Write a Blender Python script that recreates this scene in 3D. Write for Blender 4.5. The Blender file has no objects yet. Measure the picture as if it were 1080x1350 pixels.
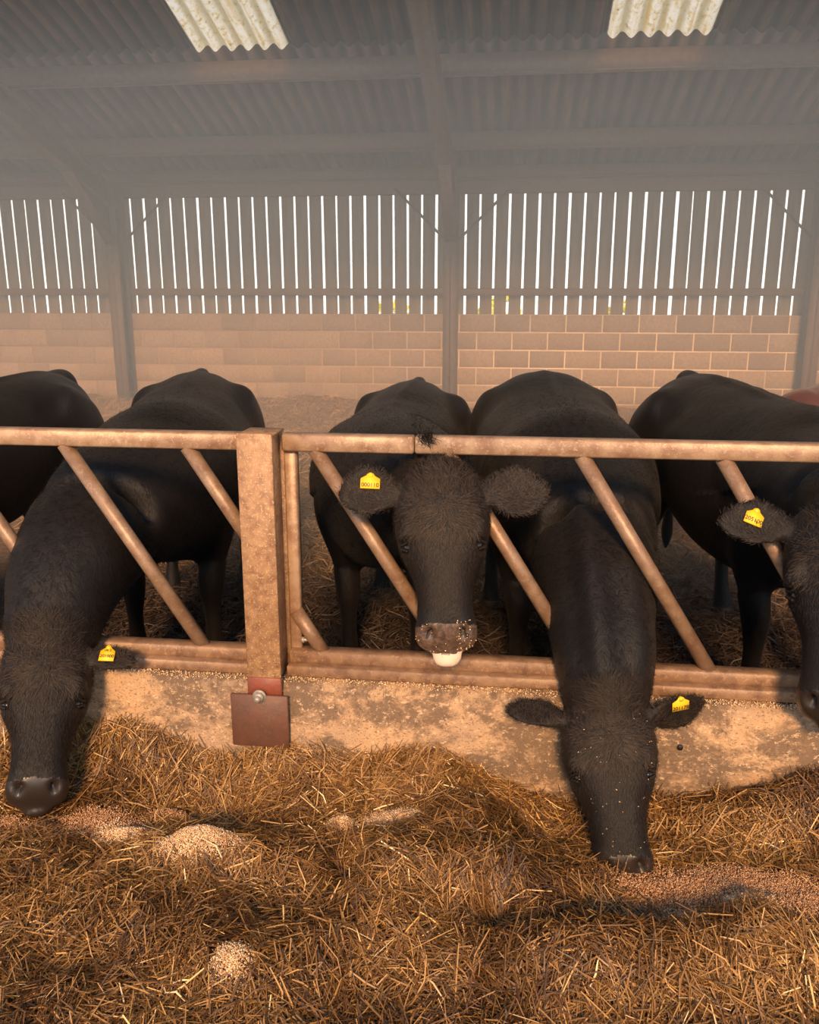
import bpy, math, random
import numpy as np
from mathutils import Vector, Matrix
random.seed(7); rng = np.random.default_rng(7)
SC = bpy.context.scene
COL = SC.collection

# ---------------------------------------------------------------- camera
F_PX, YAW, PITCH, EYE = 1150.0, 7.0, 14.3, 1.65
cam_d = bpy.data.cameras.new('camera'); cam = bpy.data.objects.new('camera', cam_d); COL.objects.link(cam)
cam_d.sensor_fit = 'HORIZONTAL'; cam_d.sensor_width = 36.0; cam_d.lens = 36.0 * F_PX / 1080.0
cam_d.clip_start = 0.05; cam_d.clip_end = 400
cam.location = (0, 0, EYE)
cam.rotation_euler = (math.radians(90 - PITCH), 0, math.radians(YAW))
SC.camera = cam
# ---------------------------------------------------------------- view, world, sun
vs = SC.view_settings
SC.display_settings.display_device = 'sRGB'
vs.view_transform = 'Standard'; vs.look = 'None'; vs.gamma = 1.0; vs.use_curve_mapping = False
vs.exposure = 0.15
SKY_STRENGTH = 1.75
SUN_STRENGTH = 5.2
SUN_COLOR = (1.0, 0.63, 0.33)
SUN_ELEV, SUN_AZ, SUN_ANGLE = 27.0, 4.0, 9.0     # sun behind the camera, a little to its left
HAZE_DENSITY = 0.088
w = bpy.data.worlds.new('world'); SC.world = w; w.use_nodes = True
nt = w.node_tree; nt.nodes.clear()
wo = nt.nodes.new('ShaderNodeOutputWorld'); bg = nt.nodes.new('ShaderNodeBackground')
tc = nt.nodes.new('ShaderNodeTexCoord'); sx = nt.nodes.new('ShaderNodeSeparateXYZ'); cr_ = nt.nodes.new('ShaderNodeValToRGB')
cr_.color_ramp.elements[0].position = 0.0; cr_.color_ramp.elements[0].color = (0.94, 0.98, 1.0, 1)
cr_.color_ramp.elements[1].position = 0.6; cr_.color_ramp.elements[1].color = (0.20, 0.28, 0.42, 1)
nt.links.new(tc.outputs['Generated'], sx.inputs[0]); nt.links.new(sx.outputs['Z'], cr_.inputs[0])
nt.links.new(cr_.outputs[0], bg.inputs['Color']); bg.inputs['Strength'].default_value = SKY_STRENGTH
nt.links.new(bg.outputs[0], wo.inputs[0])
sd = bpy.data.lights.new('sun', 'SUN'); so = bpy.data.objects.new('sun', sd); COL.objects.link(so)
sd.energy = SUN_STRENGTH; sd.color = SUN_COLOR; sd.angle = math.radians(SUN_ANGLE)
_e, _a = math.radians(SUN_ELEV), math.radians(SUN_AZ)
sun_from = Vector((math.sin(_a) * math.cos(_e), -math.cos(_a) * math.cos(_e), math.sin(_e)))
so.rotation_euler = sun_from.to_track_quat('Z', 'Y').to_euler(); so.location = (0, -6, 8)
SC.cycles.max_bounces = 7; SC.cycles.diffuse_bounces = 4; SC.cycles.volume_bounces = 1
SC.cycles.transparent_max_bounces = 6; SC.cycles.use_denoising = True
SC.cycles.volume_step_rate = 4

# ---------------------------------------------------------------- helpers
_p, _y = math.radians(PITCH), math.radians(YAW)
FW = np.array([-math.sin(_y) * math.cos(_p), math.cos(_y) * math.cos(_p), -math.sin(_p)])
RT = np.array([math.cos(_y), math.sin(_y), 0.0]); UP = np.cross(RT, FW)
def ray(x, y): return FW + RT * (x - 540) / F_PX + UP * (675 - y) / F_PX
def PY(x, y, Y):                                    # world point of a measured direction at depth Y
    d = ray(x, y); return np.array([0, 0, EYE]) + d * Y / d[1]
def PZ(x, y, z):
    d = ray(x, y); return np.array([0, 0, EYE]) + d * (z - EYE) / d[2]

def np_mesh(name, V, faces, smooth=False):
    """faces: list of (n,k) int arrays"""
    me = bpy.data.meshes.new(name)
    V = np.asarray(V, dtype=np.float32)
    faces = [np.asarray(f, dtype=np.int32) for f in faces if len(f)]
    tot = np.concatenate([np.full(len(f), f.shape[1], dtype=np.int32) for f in faces])
    idx = np.concatenate([f.ravel() for f in faces])
    st = np.concatenate([[0], np.cumsum(tot)[:-1]]).astype(np.int32)
    me.vertices.add(len(V)); me.vertices.foreach_set('co', V.ravel())
    me.loops.add(len(idx)); me.loops.foreach_set('vertex_index', idx)
    me.polygons.add(len(tot)); me.polygons.foreach_set('loop_start', st); me.polygons.foreach_set('loop_total', tot)
    if smooth: me.polygons.foreach_set('use_smooth', np.ones(len(tot), dtype=bool))
    me.update(calc_edges=True); me.validate()
    return me

class MB:
    """collects shapes, then links them as one mesh object"""
    def __init__(s): s.v = []; s.q = []; s.t = []; s.n = 0
    def add(s, V, Q=None, T=None):
        V = np.asarray(V, float)
        if Q is not None and len(Q): s.q.append(np.asarray(Q) + s.n)
        if T is not None and len(T): s.t.append(np.asarray(T) + s.n)
        s.v.append(V); s.n += len(V); return s
    def box(s, x0, x1, y0, y1, z0, z1, b=0.0):
        # box with chamfered edges (b)
        c = np.array([(x0 + x1) / 2, (y0 + y1) / 2, (z0 + z1) / 2]); h = np.array([abs(x1 - x0), abs(y1 - y0), abs(z1 - z0)]) / 2
        if b <= 0:
            V = [c + h * np.array(k) for k in ((-1,-1,-1),(1,-1,-1),(1,1,-1),(-1,1,-1),(-1,-1,1),(1,-1,1),(1,1,1),(-1,1,1))]
            return s.add(V, [(0,3,2,1),(4,5,6,7),(0,1,5,4),(1,2,6,5),(2,3,7,6),(3,0,4,7)])
        b = min(b, h.min() * 0.9)
        V = []; idx = {}
        for sx_ in (-1, 1):
            for sy_ in (-1, 1):
                for sz_ in (-1, 1):
                    for ax in range(3):
                        o = h - b; o = o.copy(); o[ax] = h[ax]
                        idx[(sx_, sy_, sz_, ax)] = len(V); V.append(c + o * np.array([sx_, sy_, sz_]))
        Q = []; T = []
        def g(a, ax): return idx[(a[0], a[1], a[2], ax)]
        for ax in range(3):
            u, v = (ax + 1) % 3, (ax + 2) % 3
            for sg in (-1, 1):
                f = []
                for (p, q) in ((-1,-1),(1,-1),(1,1),(-1,1)):
                    a = [0, 0, 0]; a[ax] = sg; a[u] = p; a[v] = q; f.append(g(a, ax))
                Q.append(f if sg > 0 else f[::-1])
            for p in (-1, 1):
                for q in (-1, 1):
                    a = [0,0,0]; a[u] = p; a[v] = q
                    a0 = list(a); a0[ax] = -1; a1 = list(a); a1[ax] = 1
                    f = [g(a0, u), g(a1, u), g(a1, v), g(a0, v)]
                    Q.append(f if p * q > 0 else f[::-1])
        for k in ((-1,-1,-1),(1,-1,-1),(1,1,-1),(-1,1,-1),(-1,-1,1),(1,-1,1),(1,1,1),(-1,1,1)):
            f = [g(k, 0), g(k, 1), g(k, 2)]
            T.append(f if k[0]*k[1]*k[2] > 0 else f[::-1])
        Va = np.array(V)
        def fix(F):
            out = []
            for f in F:
                p = Va[list(f)]; nn = np.cross(p[1] - p[0], p[2] - p[0])
                out.append(f if nn @ (p.mean(0) - c) > 0 else f[::-1])
            return out
        return s.add(V, fix(Q), fix(T))
    def tube(s, a, b, r, n=14, r2=None):
        a = np.array(a, float); b = np.array(b, float); d = (b - a) / np.linalg.norm(b - a)
        u = np.cross(d, [0, 0, 1.0]);
        if np.linalg.norm(u) < 1e-3: u = np.array([1.0, 0, 0])
        u /= np.linalg.norm(u); v = np.cross(d, u); r2 = r if r2 is None else r2
        th = np.arange(n) * 2 * np.pi / n
        R0 = a + r * (np.cos(th)[:, None] * u + np.sin(th)[:, None] * v); R1 = b + r2 * (np.cos(th)[:, None] * u + np.sin(th)[:, None] * v)
        V = np.vstack([R0, R1, a, b]); i = np.arange(n); j = (i + 1) % n
        return s.add(V, np.c_[i, j, j + n, i + n], np.vstack([np.c_[j, i, np.full(n, 2 * n)], np.c_[i + n, j + n, np.full(n, 2 * n + 1)]]))
    def mesh(s, name, smooth=False):
        fs = []
        if s.q: fs.append(np.vstack(s.q))
        if s.t: fs.append(np.vstack(s.t))
        return np_mesh(name, np.vstack(s.v), fs, smooth)
    def build(s, name, m, parent=None, smooth=False):
        return link(name, s.mesh(name, smooth), m, parent)

def link(name, me, m=None, parent=None, loc=None):
    o = bpy.data.objects.new(name, me); COL.objects.link(o)
    if m is not None and not me.materials: me.materials.append(m)
    if parent is not None:
        o.parent = parent; o.matrix_parent_inverse = Matrix.Translation(-Vector(parent.location)) if parent.location.length else Matrix()
    if loc is not None: o.location = loc
    return o
def tag(o, label=None, cat=None, group=None, kind=None):
    for k, v in (('label', label), ('category', cat), ('group', group), ('kind', kind)):
        if v: o[k] = v
    return o
def empty(name, loc=(0, 0, 0)):
    o = bpy.data.objects.new(name, None); COL.objects.link(o); o.location = loc; o.empty_display_size = 0.1; return o
def smooth_angle(o, deg=35):
    me = o.data
    try: me.shade_smooth_by_angle  # not in all builds
    except Exception: pass

# value noise
_perm = rng.random((257, 257))
def vnoise(x, y, s=1.0, ox=0, oy=0):
    x = np.asarray(x) * s + 100 + ox; y = np.asarray(y) * s + 100 + oy
    xi = np.floor(x).astype(int); yi = np.floor(y).astype(int); fx = x - xi; fy = y - yi
    fx = fx * fx * (3 - 2 * fx); fy = fy * fy * (3 - 2 * fy)
    a = _perm[xi % 257, yi % 257]; b = _perm[(xi + 1) % 257, yi % 257]; c = _perm[xi % 257, (yi + 1) % 257]; d = _perm[(xi + 1) % 257, (yi + 1) % 257]
    return (a * (1 - fx) + b * fx) * (1 - fy) + (c * (1 - fx) + d * fx) * fy
def fbm(x, y, s, n=3, **k):
    return sum(vnoise(x, y, s * 2 ** i, ox=17 * i, oy=31 * i) * 0.5 ** i for i in range(n)) / sum(0.5 ** i for i in range(n))

# ---------------------------------------------------------------- materials
def mat(name, col=(.5, .5, .5), rough=.8, **k):
    m = bpy.data.materials.new(name); m.use_nodes = True
    b = m.node_tree.nodes['Principled BSDF']; b.inputs['Base Color'].default_value = (*col, 1); b.inputs['Roughness'].default_value = rough
    for kk, vv in k.items(): b.inputs[kk.replace('_', ' ')].default_value = vv
    return m
class NT:
    def __init__(s, m): s.m = m; s.t = m.node_tree; s.b = s.t.nodes['Principled BSDF']; s.tc = None
    def n(s, typ, **k):
        o = s.t.nodes.new('ShaderNode' + typ)
        for kk, vv in k.items():
            if kk.startswith('i_'):
                key = kk[2:]; o.inputs[int(key) if key.isdigit() else key.replace('_', ' ')].default_value = vv
            else: setattr(o, kk, vv)
        return o
    def l(s, a, b): s.t.links.new(a, b)
    def coord(s, scale=(1, 1, 1), kind='Object', rot=(0, 0, 0)):
        tc = s.n('TexCoord'); mp = s.n('Mapping'); mp.inputs['Scale'].default_value = scale; mp.inputs['Rotation'].default_value = rot
        s.l(tc.outputs[kind], mp.inputs[0]); return mp.outputs[0]
    def world(s, scale=(1, 1, 1)):
        g = s.n('NewGeometry'); mp = s.n('Mapping'); mp.inputs['Scale'].default_value = scale
        s.l(g.outputs['Position'], mp.inputs[0]); return mp.outputs[0]
    def noise(s, vec, scale, detail=4, rough=.6, dist=0):
        o = s.n('TexNoise'); o.inputs['Scale'].default_value = scale; o.inputs['Detail'].default_value = detail
        o.inputs['Roughness'].default_value = rough; o.inputs['Distortion'].default_value = dist; s.l(vec, o.inputs['Vector']); return o.outputs['Fac']
    def ramp(s, fac, stops):
        o = s.n('ValToRGB'); e = o.color_ramp.elements
        while len(e) < len(stops): e.new(0.5)
        for el, (p, c) in zip(e, stops): el.position = p; el.color = (*c, 1) if len(c) == 3 else c
        s.l(fac, o.inputs[0]); return o.outputs[0]
    def mix(s, fac, a, b, mode='MIX'):
        o = s.n('Mix', data_type='RGBA', blend_type=mode)
        for src, inp in ((fac, o.inputs[0]), (a, o.inputs[6]), (b, o.inputs[7])):
            if hasattr(src, 'links'): s.l(src, inp)
            elif isinstance(src, (int, float)): inp.default_value = src
            else: inp.default_value = (*src, 1)
        return o.outputs[2]
    def math(s, op, a, b=0.0):
        o = s.n('Math', operation=op)
        for src, inp in ((a, o.inputs[0]), (b, o.inputs[1])):
            if hasattr(src, 'links'): s.l(src, inp)
            else: inp.default_value = src
        return o.outputs[0]
    def bump(s, h, strength=.5, dist=.01):
        o = s.n('Bump'); o.inputs['Strength'].default_value = strength; o.inputs['Distance'].default_value = dist
        s.l(h, o.inputs['Height']); s.l(o.outputs[0], s.b.inputs['Normal'])
    def color(s, c): s.l(c, s.b.inputs['Base Color'])
g3 = lambda v: (v, v, v)

def m_steel(name, base, rust, pale, amt=.5, metallic=0.0, rough=.6, scale=18):
    m = mat(name, base, rough); t = NT(m); v = t.world()
    n1 = t.noise(v, scale, 6, .7); n2 = t.noise(v, scale * 4, 4, .7); n3 = t.noise(v, 3, 3)
    c = t.mix(t.ramp(n1, [(.4, g3(0)), (.62, g3(1))]), base, rust)
    c = t.mix(t.ramp(n2, [(.52, g3(0)), (.66, g3(amt))]), c, pale)
    c = t.mix(t.ramp(n3, [(.35, g3(.0)), (.75, g3(.45))]), c, rust)
    t.color(c); t.bump(n2, .35, .004); m.node_tree.nodes['Principled BSDF'].inputs['Metallic'].default_value = metallic
    return m
M = {}
M['barrier'] = m_steel('barrier_steel', (.40, .26, .16), (.22, .115, .065), (.62, .46, .30), .5, .15, .42)
M['bar'] = m_steel('bar_steel', (.29, .185, .115), (.19, .10, .055), (.46, .32, .2), .5, .2, .4, 24)
M['low_rail'] = m_steel('low_rail_steel', (.30, .175, .095), (.14, .07, .04), (.50, .31, .17), .6, .1, .5, 22)
M['post'] = m_steel('post_steel', (.40, .225, .11), (.20, .095, .045), (.70, .46, .26), .85, .1, .55, 34)
M['red'] = m_steel('red_oxide', (.22, .05, .025), (.16, .05, .03), (.3, .12, .07), .3, 0, .5)
M['plate'] = m_steel('plate_rust', (.13, .05, .028), (.09, .04, .025), (.2, .1, .06), .3, 0, .55)
M['barn_steel'] = m_steel('barn_steel', (.16, .11, .085), (.12, .075, .055), (.27, .2, .16), .3, 0, .7)
M['roof'] = mat('fibre_cement', (.1, .07, .06), .9); t = NT(M['roof']); v = t.world((1, .25, .25)); n = t.noise(v, 5, 5, .7); v2 = t.world(); n2 = t.noise(v2, 30, 3)
c = t.ramp(n, [(.3, (.075, .05, .042)), (.55, (.14, .09, .07)), (.75, (.26, .15, .095))])
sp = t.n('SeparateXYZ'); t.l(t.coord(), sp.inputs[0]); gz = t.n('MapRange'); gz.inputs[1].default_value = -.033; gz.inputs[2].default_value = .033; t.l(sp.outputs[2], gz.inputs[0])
c = t.mix(t.ramp(gz.outputs[0], [(.25, g3(0)), (.8, g3(.75))]), c, (.035, .024, .022)); t.color(c); t.bump(n2, .3, .004)  # groove grime that also paints the corrugation shading darker
# skylight
m = mat('skylight_sheet', (.8, .76, .6), .5); t = NT(m); v = t.coord(); n = t.noise(v, 22, 5, .75); n2 = t.noise(v, 45, 3, .6); n3 = t.noise(t.coord((8, .4, 1)), 3, 3)
c = t.ramp(n, [(.34, (.45, .36, .2)), (.40, (.85, .72, .42)), (.47, (.96, .93, .84)), (.7, (.98, .97, .94))])
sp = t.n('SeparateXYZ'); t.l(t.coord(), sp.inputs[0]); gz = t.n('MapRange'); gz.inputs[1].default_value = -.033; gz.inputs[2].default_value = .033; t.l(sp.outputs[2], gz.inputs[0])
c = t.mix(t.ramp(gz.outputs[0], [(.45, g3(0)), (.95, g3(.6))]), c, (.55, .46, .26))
c = t.mix(t.ramp(n2, [(.26, g3(1)), (.36, g3(0))]), c, (.12, .09, .06)); c = t.mix(t.ramp(n3, [(.52, g3(0)), (.68, g3(.5))]), c, (.75, .55, .2))
tr = t.n('BsdfTranslucent'); t.l(c, tr.inputs[0]); ms = t.n('MixShader'); ms.inputs[0].default_value = .85; t.color(c)
tp = t.n('BsdfTransparent'); t.l(c, tp.inputs[0]); m2 = t.n('MixShader'); m2.inputs[0].default_value = .65; t.l(tr.outputs[0], m2.inputs[1]); t.l(tp.outputs[0], m2.inputs[2])
t.l(t.b.outputs[0], ms.inputs[1]); t.l(m2.outputs[0], ms.inputs[2]); t.l(ms.outputs[0], t.t.nodes['Material Output'].inputs[0]); M['skylight'] = m
# boards
m = mat('board_wood', (.2, .16, .13), .85); t = NT(m); n = t.noise(t.coord((14, 14, .7)), 3, 5, .7, .4); oi = t.n('ObjectInfo')
c = t.ramp(n, [(.3, (.15, .125, .105)), (.7, (.34, .28, .23))]); c = t.mix(t.math('MULTIPLY', oi.outputs['Random'], .55), c, (.17, .14, .12)); t.color(c); t.bump(n, .3, .004); M['board'] = m
# blocks
m = mat('concrete_block', (.3, .22, .16), .9); t = NT(m); n = t.noise(t.world(), 30, 5, .75); nl = t.noise(t.world(), 1.3, 4, .6); oi = t.n('ObjectInfo')
c = t.mix(t.ramp(oi.outputs['Random'], [(0, g3(0)), (1, g3(1))]), (.28, .21, .16), (.44, .33, .245))
c = t.mix(t.ramp(nl, [(.38, g3(0)), (.62, g3(.7))]), c, (.40, .29, .20)); c = t.mix(t.ramp(n, [(.4, g3(.5)), (.6, g3(0))]), c, (.17, .12, .09)); t.color(c); t.bump(n, .5, .006); M['block'] = m
m = mat('mortar', (.5, .4, .3), .95); t = NT(m); n = t.noise(t.world(), 2.2, 4, .6)
# cleaner joints on the right-hand bay, dirt-filled ones on the left
sp = t.n('SeparateXYZ'); t.l(t.world(), sp.inputs[0])
mr = t.n('MapRange'); mr.inputs[1].default_value = -3.0; mr.inputs[2].default_value = 0.5; t.l(sp.outputs[0], mr.inputs[0])
cl = t.mix(t.ramp(n, [(.42, g3(0)), (.66, g3(.55))]), (.80, .66, .50), (.45, .33, .23)); c = t.mix(mr.outputs[0], (.36, .26, .18), cl); t.color(c); M['mortar'] = m
# feed wall concrete
m = mat('feed_wall_concrete', (.4, .28, .18), .9); t = NT(m); v = t.world((1, 1, 1.3))
n1 = t.noise(v, 5, 8, .72, .3); n2 = t.noise(v, 55, 5, .75); n3 = t.noise(v, 2.2, 4, .6); n4 = t.noise(v, 130, 3, .6)
tan = t.mix(t.ramp(n3, [(.35, g3(0)), (.65, g3(1))]), (.47, .285, .15), (.33, .215, .135))
c = t.mix(t.ramp(n1, [(.44, g3(0)), (.54, g3(.85))]), tan, (.12, .075, .045))
c = t.mix(t.ramp(n2, [(.55, g3(0)), (.64, g3(.8))]), c, (.62, .42, .25)); c = t.mix(t.ramp(n4, [(.36, g3(.7)), (.44, g3(0))]), c, (.10, .06, .04))
t.color(c); t.bump(t.math('ADD', n2, n1), .6, .008); M['feed_wall'] = m
m = mat('yard_concrete', (.22, .17, .12), .9); t = NT(m); n = t.noise(t.world(), 9, 6, .7); t.color(t.ramp(n, [(.3, (.12, .085, .06)), (.7, (.28, .2, .14))])); M['floor'] = m
def m_attr(name, stops, rough=.55, trans=0.0):
    m = mat(name, (.4, .25, .1), rough); t = NT(m); a = t.n('Attribute', attribute_name='tint'); t.color(t.ramp(a.outputs['Fac'], stops)); return m
M['hay'] = m_attr('hay_straw', [(0, (.05, .020, .005)), (.32, (.17, .078, .019)), (.7, (.42, .22, .062)), (.9, (.72, .44, .16)), (1, (.9, .64, .32))], .5)
M['hay_base'] = mat('hay_base', (.11, .05, .017), .95); t = NT(M['hay_base']); n = t.noise(t.world(), 60, 5, .8); n2 = t.noise(t.world(), 260, 3, .8); at_ = t.n('Attribute', attribute_name='feed')
t.color(t.mix(at_.outputs['Fac'], t.ramp(n, [(.35, (.03, .013, .004)), (.65, (.14, .068, .02))]), t.ramp(n2, [(.35, (.22, .10, .04)), (.6, (.52, .28, .12))]))); t.bump(n, 1, .01)
M['grain'] = m_attr('rolled_barley', [(0, (.42, .22, .10)), (.5, (.66, .42, .22)), (1, (.88, .70, .46))], .6)
M['meal'] = m_attr('brown_meal', [(0, (.34, .15, .06)), (.6, (.52, .27, .12)), (1, (.78, .52, .30))], .7)
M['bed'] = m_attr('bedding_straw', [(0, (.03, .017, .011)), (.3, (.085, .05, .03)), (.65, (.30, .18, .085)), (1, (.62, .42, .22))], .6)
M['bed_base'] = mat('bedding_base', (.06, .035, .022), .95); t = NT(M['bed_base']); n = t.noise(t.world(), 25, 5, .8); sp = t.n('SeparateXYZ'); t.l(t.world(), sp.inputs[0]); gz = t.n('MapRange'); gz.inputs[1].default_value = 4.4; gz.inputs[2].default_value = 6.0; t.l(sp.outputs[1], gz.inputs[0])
t.color(t.mix(gz.outputs[0], t.ramp(n, [(.35, (.018, .010, .007)), (.65, (.07, .04, .024))]), t.ramp(n, [(.35, (.10, .055, .03)), (.65, (.36, .22, .11))]))); t.bump(n, 1, .03)  # muck and deep pen shadow painted dark near the barrier, sunlit bed paler
def m_coat(name, dark, warm, sheen=.25):
    m = mat(name, dark, .46); t = NT(m); n = t.noise(t.coord((260, 260, 70)), 1.0, 4, .75, .8); nl = t.noise(t.coord(), 3.2, 5, .65, .8); nw_ = t.noise(t.coord((1, 1, .45)), 11, 4, .6, 1.2)
    c = t.mix(t.ramp(nl, [(.38, g3(0)), (.7, g3(1))]), dark, warm); t.color(c); t.bump(t.math('ADD', n, t.math('MULTIPLY', nw_, 3.0)), .40, .006)
    b = t.b; b.inputs['Sheen Weight'].default_value = sheen; b.inputs['Sheen Roughness'].default_value = .45; b.inputs['Sheen Tint'].default_value = (.8, .72, .65, 1)
    b.inputs['Specular IOR Level'].default_value = .22; return m
M['coat'] = m_coat('black_coat', (.006, .005, .005), (.012, .008, .006), .03)
M['coat_brown'] = m_coat('brown_coat', (.07, .020, .014), (.11, .035, .022))
M['muzzle'] = mat('muzzle_skin', (.09, .055, .04), .38); t = NT(M['muzzle']); n = t.noise(t.coord(), 90, 3); t.color(t.ramp(n, [(.35, (.05, .03, .022)), (.7, (.15, .09, .06))])); t.bump(n, .4, .003)
M['muzzle_dark'] = mat('dark_muzzle', (.022, .015, .012), .35)
M['nostril'] = mat('nostril', (.008, .005, .004), .6)
M['lip'] = mat('pale_lip', (.62, .45, .33), .6)
M['hair'] = mat('coat_hair', (.012, .008, .006), .5)
M['hair_brown'] = mat('poll_hair', (.017, .0115, .0085), .62, Specular_IOR_Level=.2)
t = NT(M['hair_brown']); a_ = t.n('Attribute', attribute_name='tint'); t.color(t.ramp(a_.outputs['Fac'], [(0, (.006, .0045, .004)), (1, (.05, .034, .024))]))  # brownish head hair; the pale end paints highlights into the locks
M['ear_in'] = mat('ear_inside', (.05, .03, .025), .7)
M['eye'] = mat('eye', (.006, .004, .004), .2)
M['hoof'] = mat('hoof', (.03, .022, .018), .6)
M['tag'] = mat('ear_tag_yellow', (.85, .50, .015), .45)
M['ink'] = mat('tag_ink', (.05, .03, .01), .6)
M['grass'] = mat('bank_grass', (.72, .78, .04), .9)
M['field'] = mat('yard_ground', (.5, .48, .42), .9)
M['galv'] = mat('galvanised', (.35, .3, .24), .45, Metallic=.4)

# ---------------------------------------------------------------- setting
BX = [-0.86 + 4.36 * k for k in range(-2, 3)]       # frame lines of the barn
YW = 11.40                                           # inner face of the back wall
XL, XR = BX[0], BX[-1]
SL = math.tan(math.radians(17)); EAVE_Z, EAVE_Y = 3.10, 11.4
def roof_z(Y): return EAVE_Z + (EAVE_Y - Y) * SL
Y_RIDGE = 3.2
# feed passage slab, pen floor, ground outside
tag(MB().box(-9.6, 7.9, -4, 2.75, -.25, 0).build('floor', M['floor']), kind='structure')
tag(MB().box(-60, 60, 11.8, 80, -6.2, -6).build('ground_outside', M['field']), kind='structure')
def fieldmesh():
    ys = np.array([11.62, 14, 20, 40, 80]); zs = 0.0 - (ys - 11.6) * .12
    V = []
    for y, z in zip(ys, zs): V += [(-50, y, z), (50, y, z)]
    Q = [(2 * i, 2 * i + 1, 2 * i + 3, 2 * i + 2) for i in range(len(ys) - 1)]
    return np_mesh('floor_outside', V, [np.array(Q)])
bpy.data.objects.remove(bpy.data.objects['ground_outside'])
tag(link('floor_outside', fieldmesh(), M['field']), kind='structure')

# back wall: mortar core with one object per block
H_BLOCK_TOP = 1.35; CO = .225; BL = .45
wall = MB().box(XL, XR, YW + .012, YW + .2, -.3, H_BLOCK_TOP - .008).build('wall_back', M['mortar']); tag(wall, kind='structure')
block_meshes = []
def block_mesh(L):
    bm = MB().box(0, L, 0, .1, 0, CO - .017, .004); me = bm.mesh('concrete_block'); me.materials.append(M['block']); return me
full = block_mesh(BL - .017); half = block_mesh(BL / 2 - .017)
for r in range(6):
    z = H_BLOCK_TOP - (r + 1) * CO + .006
    x = -7.5 + (BL / 2 if r % 2 else 0)
    while x < 4.0:
        o = link('block', full, None, wall); o.location = (x, YW + .004 + random.uniform(-.002, .003), z); x += BL
# slatted boarding above, one object per board, and the rail they hang on
bmesh_ = []
for k in range(5):
    hb = MB(); L = 1.72
    hb.box(-.0765, .0765, 0, .022, 0, L, .003); me = hb.mesh('board'); V = np.empty(len(me.vertices) * 3); me.vertices.foreach_get('co', V); V = V.reshape(-1, 3)
    V[:, 0] += (V[:, 2] / L - .5) * random.uniform(-.006, .006); me.vertices.foreach_set('co', V.ravel()); me.materials.append(M['board']); bmesh_.append(me)
x = -7.2; i = 0
while x < 4.2:
    o = link('board', bmesh_[i % 5], None, wall); o.location = (x + random.uniform(-.004, .004), YW + .10, H_BLOCK_TOP - .06 + random.uniform(-.01, .01))
    if abs(x - 1.99) < .09: o.location.x += .012
    x += .183; i += 1
MB().box(XL, -7.3, YW + .1, YW + .13, 1.2, 3.1).box(4.3, XR, YW + .1, YW + .13, 1.2, 3.1).build('board_panel', M['board'], wall)
MB().box(XL, XR, YW + .0, YW + .095, 1.575, 1.665, .006).build('sheeting_rail', M['barn_steel'], wall)
# side walls of the barn
for nm, xx in (('wall_left', XL - .15), ('wall_right', XR + .02)):
    tag(MB().box(xx, xx + .13, 2.7, YW + .2, -.3, 5.6).build(nm, M['board']), kind='structure')

# roof: corrugated sheets on purlins and rafters
ceil = MB().box(XL, XR, EAVE_Y - .02, EAVE_Y + .10, EAVE_Z - .3, EAVE_Z - .02, .004).build('ceiling', M['barn_steel']); tag(ceil, kind='structure')
SW = .9775; WAVES = 6
def sheet_mesh(name, Ls):
    nx = WAVES * 8 + 3; xs = np.linspace(-.02, SW + .03, nx); ph = xs / SW * WAVES * 2 * np.pi; zz = .033 * np.cos(ph)
    th = .007; V = []; ys = np.linspace(0, Ls, 3)
    for y in ys:
        for x, z in zip(xs, zz): V.append((x, y, z))
    for y in ys:
        for x, z in zip(xs, zz): V.append((x, y, z + th))
    Q = []; N = nx * 3
    for j in range(2):
        for i in range(nx - 1):
            a = j * nx + i; Q.append((a, a + nx, a + nx + 1, a + 1)); Q.append((a + N, a + 1 + N, a + nx + 1 + N, a + nx + N))
    for i in range(nx - 1): Q.append((i, i + 1, i + 1 + N, i + N)); a = 2 * nx + i; Q.append((a, a + N, a + N + 1, a + 1))
    me = np_mesh(name, V, [np.array(Q)], True); return me
cosr = math.cos(math.radians(17))
rowsY = [(8.93, 11.72), (6.12, 9.05), (3.2, 6.25)]
sh = {}
for ri, (ya, yb) in enumerate(rowsY):
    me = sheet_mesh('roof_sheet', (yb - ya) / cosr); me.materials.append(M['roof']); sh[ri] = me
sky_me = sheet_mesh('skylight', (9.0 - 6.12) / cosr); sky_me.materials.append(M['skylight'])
ks = range(int((XL + 3.22) / SW) - 1, int((XR + 3.22) / SW) + 1)
for ri, (ya, yb) in enumerate(rowsY):
    for k in ks:
        sky_ = ri == 1 and (k % 4 == 0)
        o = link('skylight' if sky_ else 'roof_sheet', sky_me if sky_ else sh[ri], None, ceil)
        if sky_: yb_ = 8.95
        else: yb_ = yb
        # lower end of each row tucks over the row below
        o.location = (-3.22 + k * SW, yb_, roof_z(yb_) + .035 + .013 * (ri % 2) + (.004 if k % 2 else 0))
        o.rotation_euler = (math.radians(17), 0, math.pi)
        o.rotation_euler = Matrix.Rotation(math.radians(-17), 3, 'X').to_euler()
        o.location.y = ya if not sky_ else ya; o.location.z = roof_z(ya) + .035 + .013 * (ri % 2) + (.004 if k % 2 else 0)
def zbeam(x0, x1, Y, h=.20, wd=.065):
    b = MB(); z1 = roof_z(Y) - .005; z0 = z1 - h
    b.box(x0, x1, Y - .008, Y, z0, z1); b.box(x0, x1, Y - wd, Y, z0 - .004, z0 + .006); b.box(x0, x1, Y, Y + wd, z1 - .008, z1)
    b.box(x0, x1, Y - wd, Y - wd + .006, z0, z0 + .02)
    return b
for Y in (10.5, 9.05, 7.6, 6.15, 4.7):
    zbeam(XL, XR, Y).build('purlin', M['barn_steel'], ceil)
zbeam(XL, XR, 11.34, .16).build('purlin', M['barn_steel'], ceil)
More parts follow.
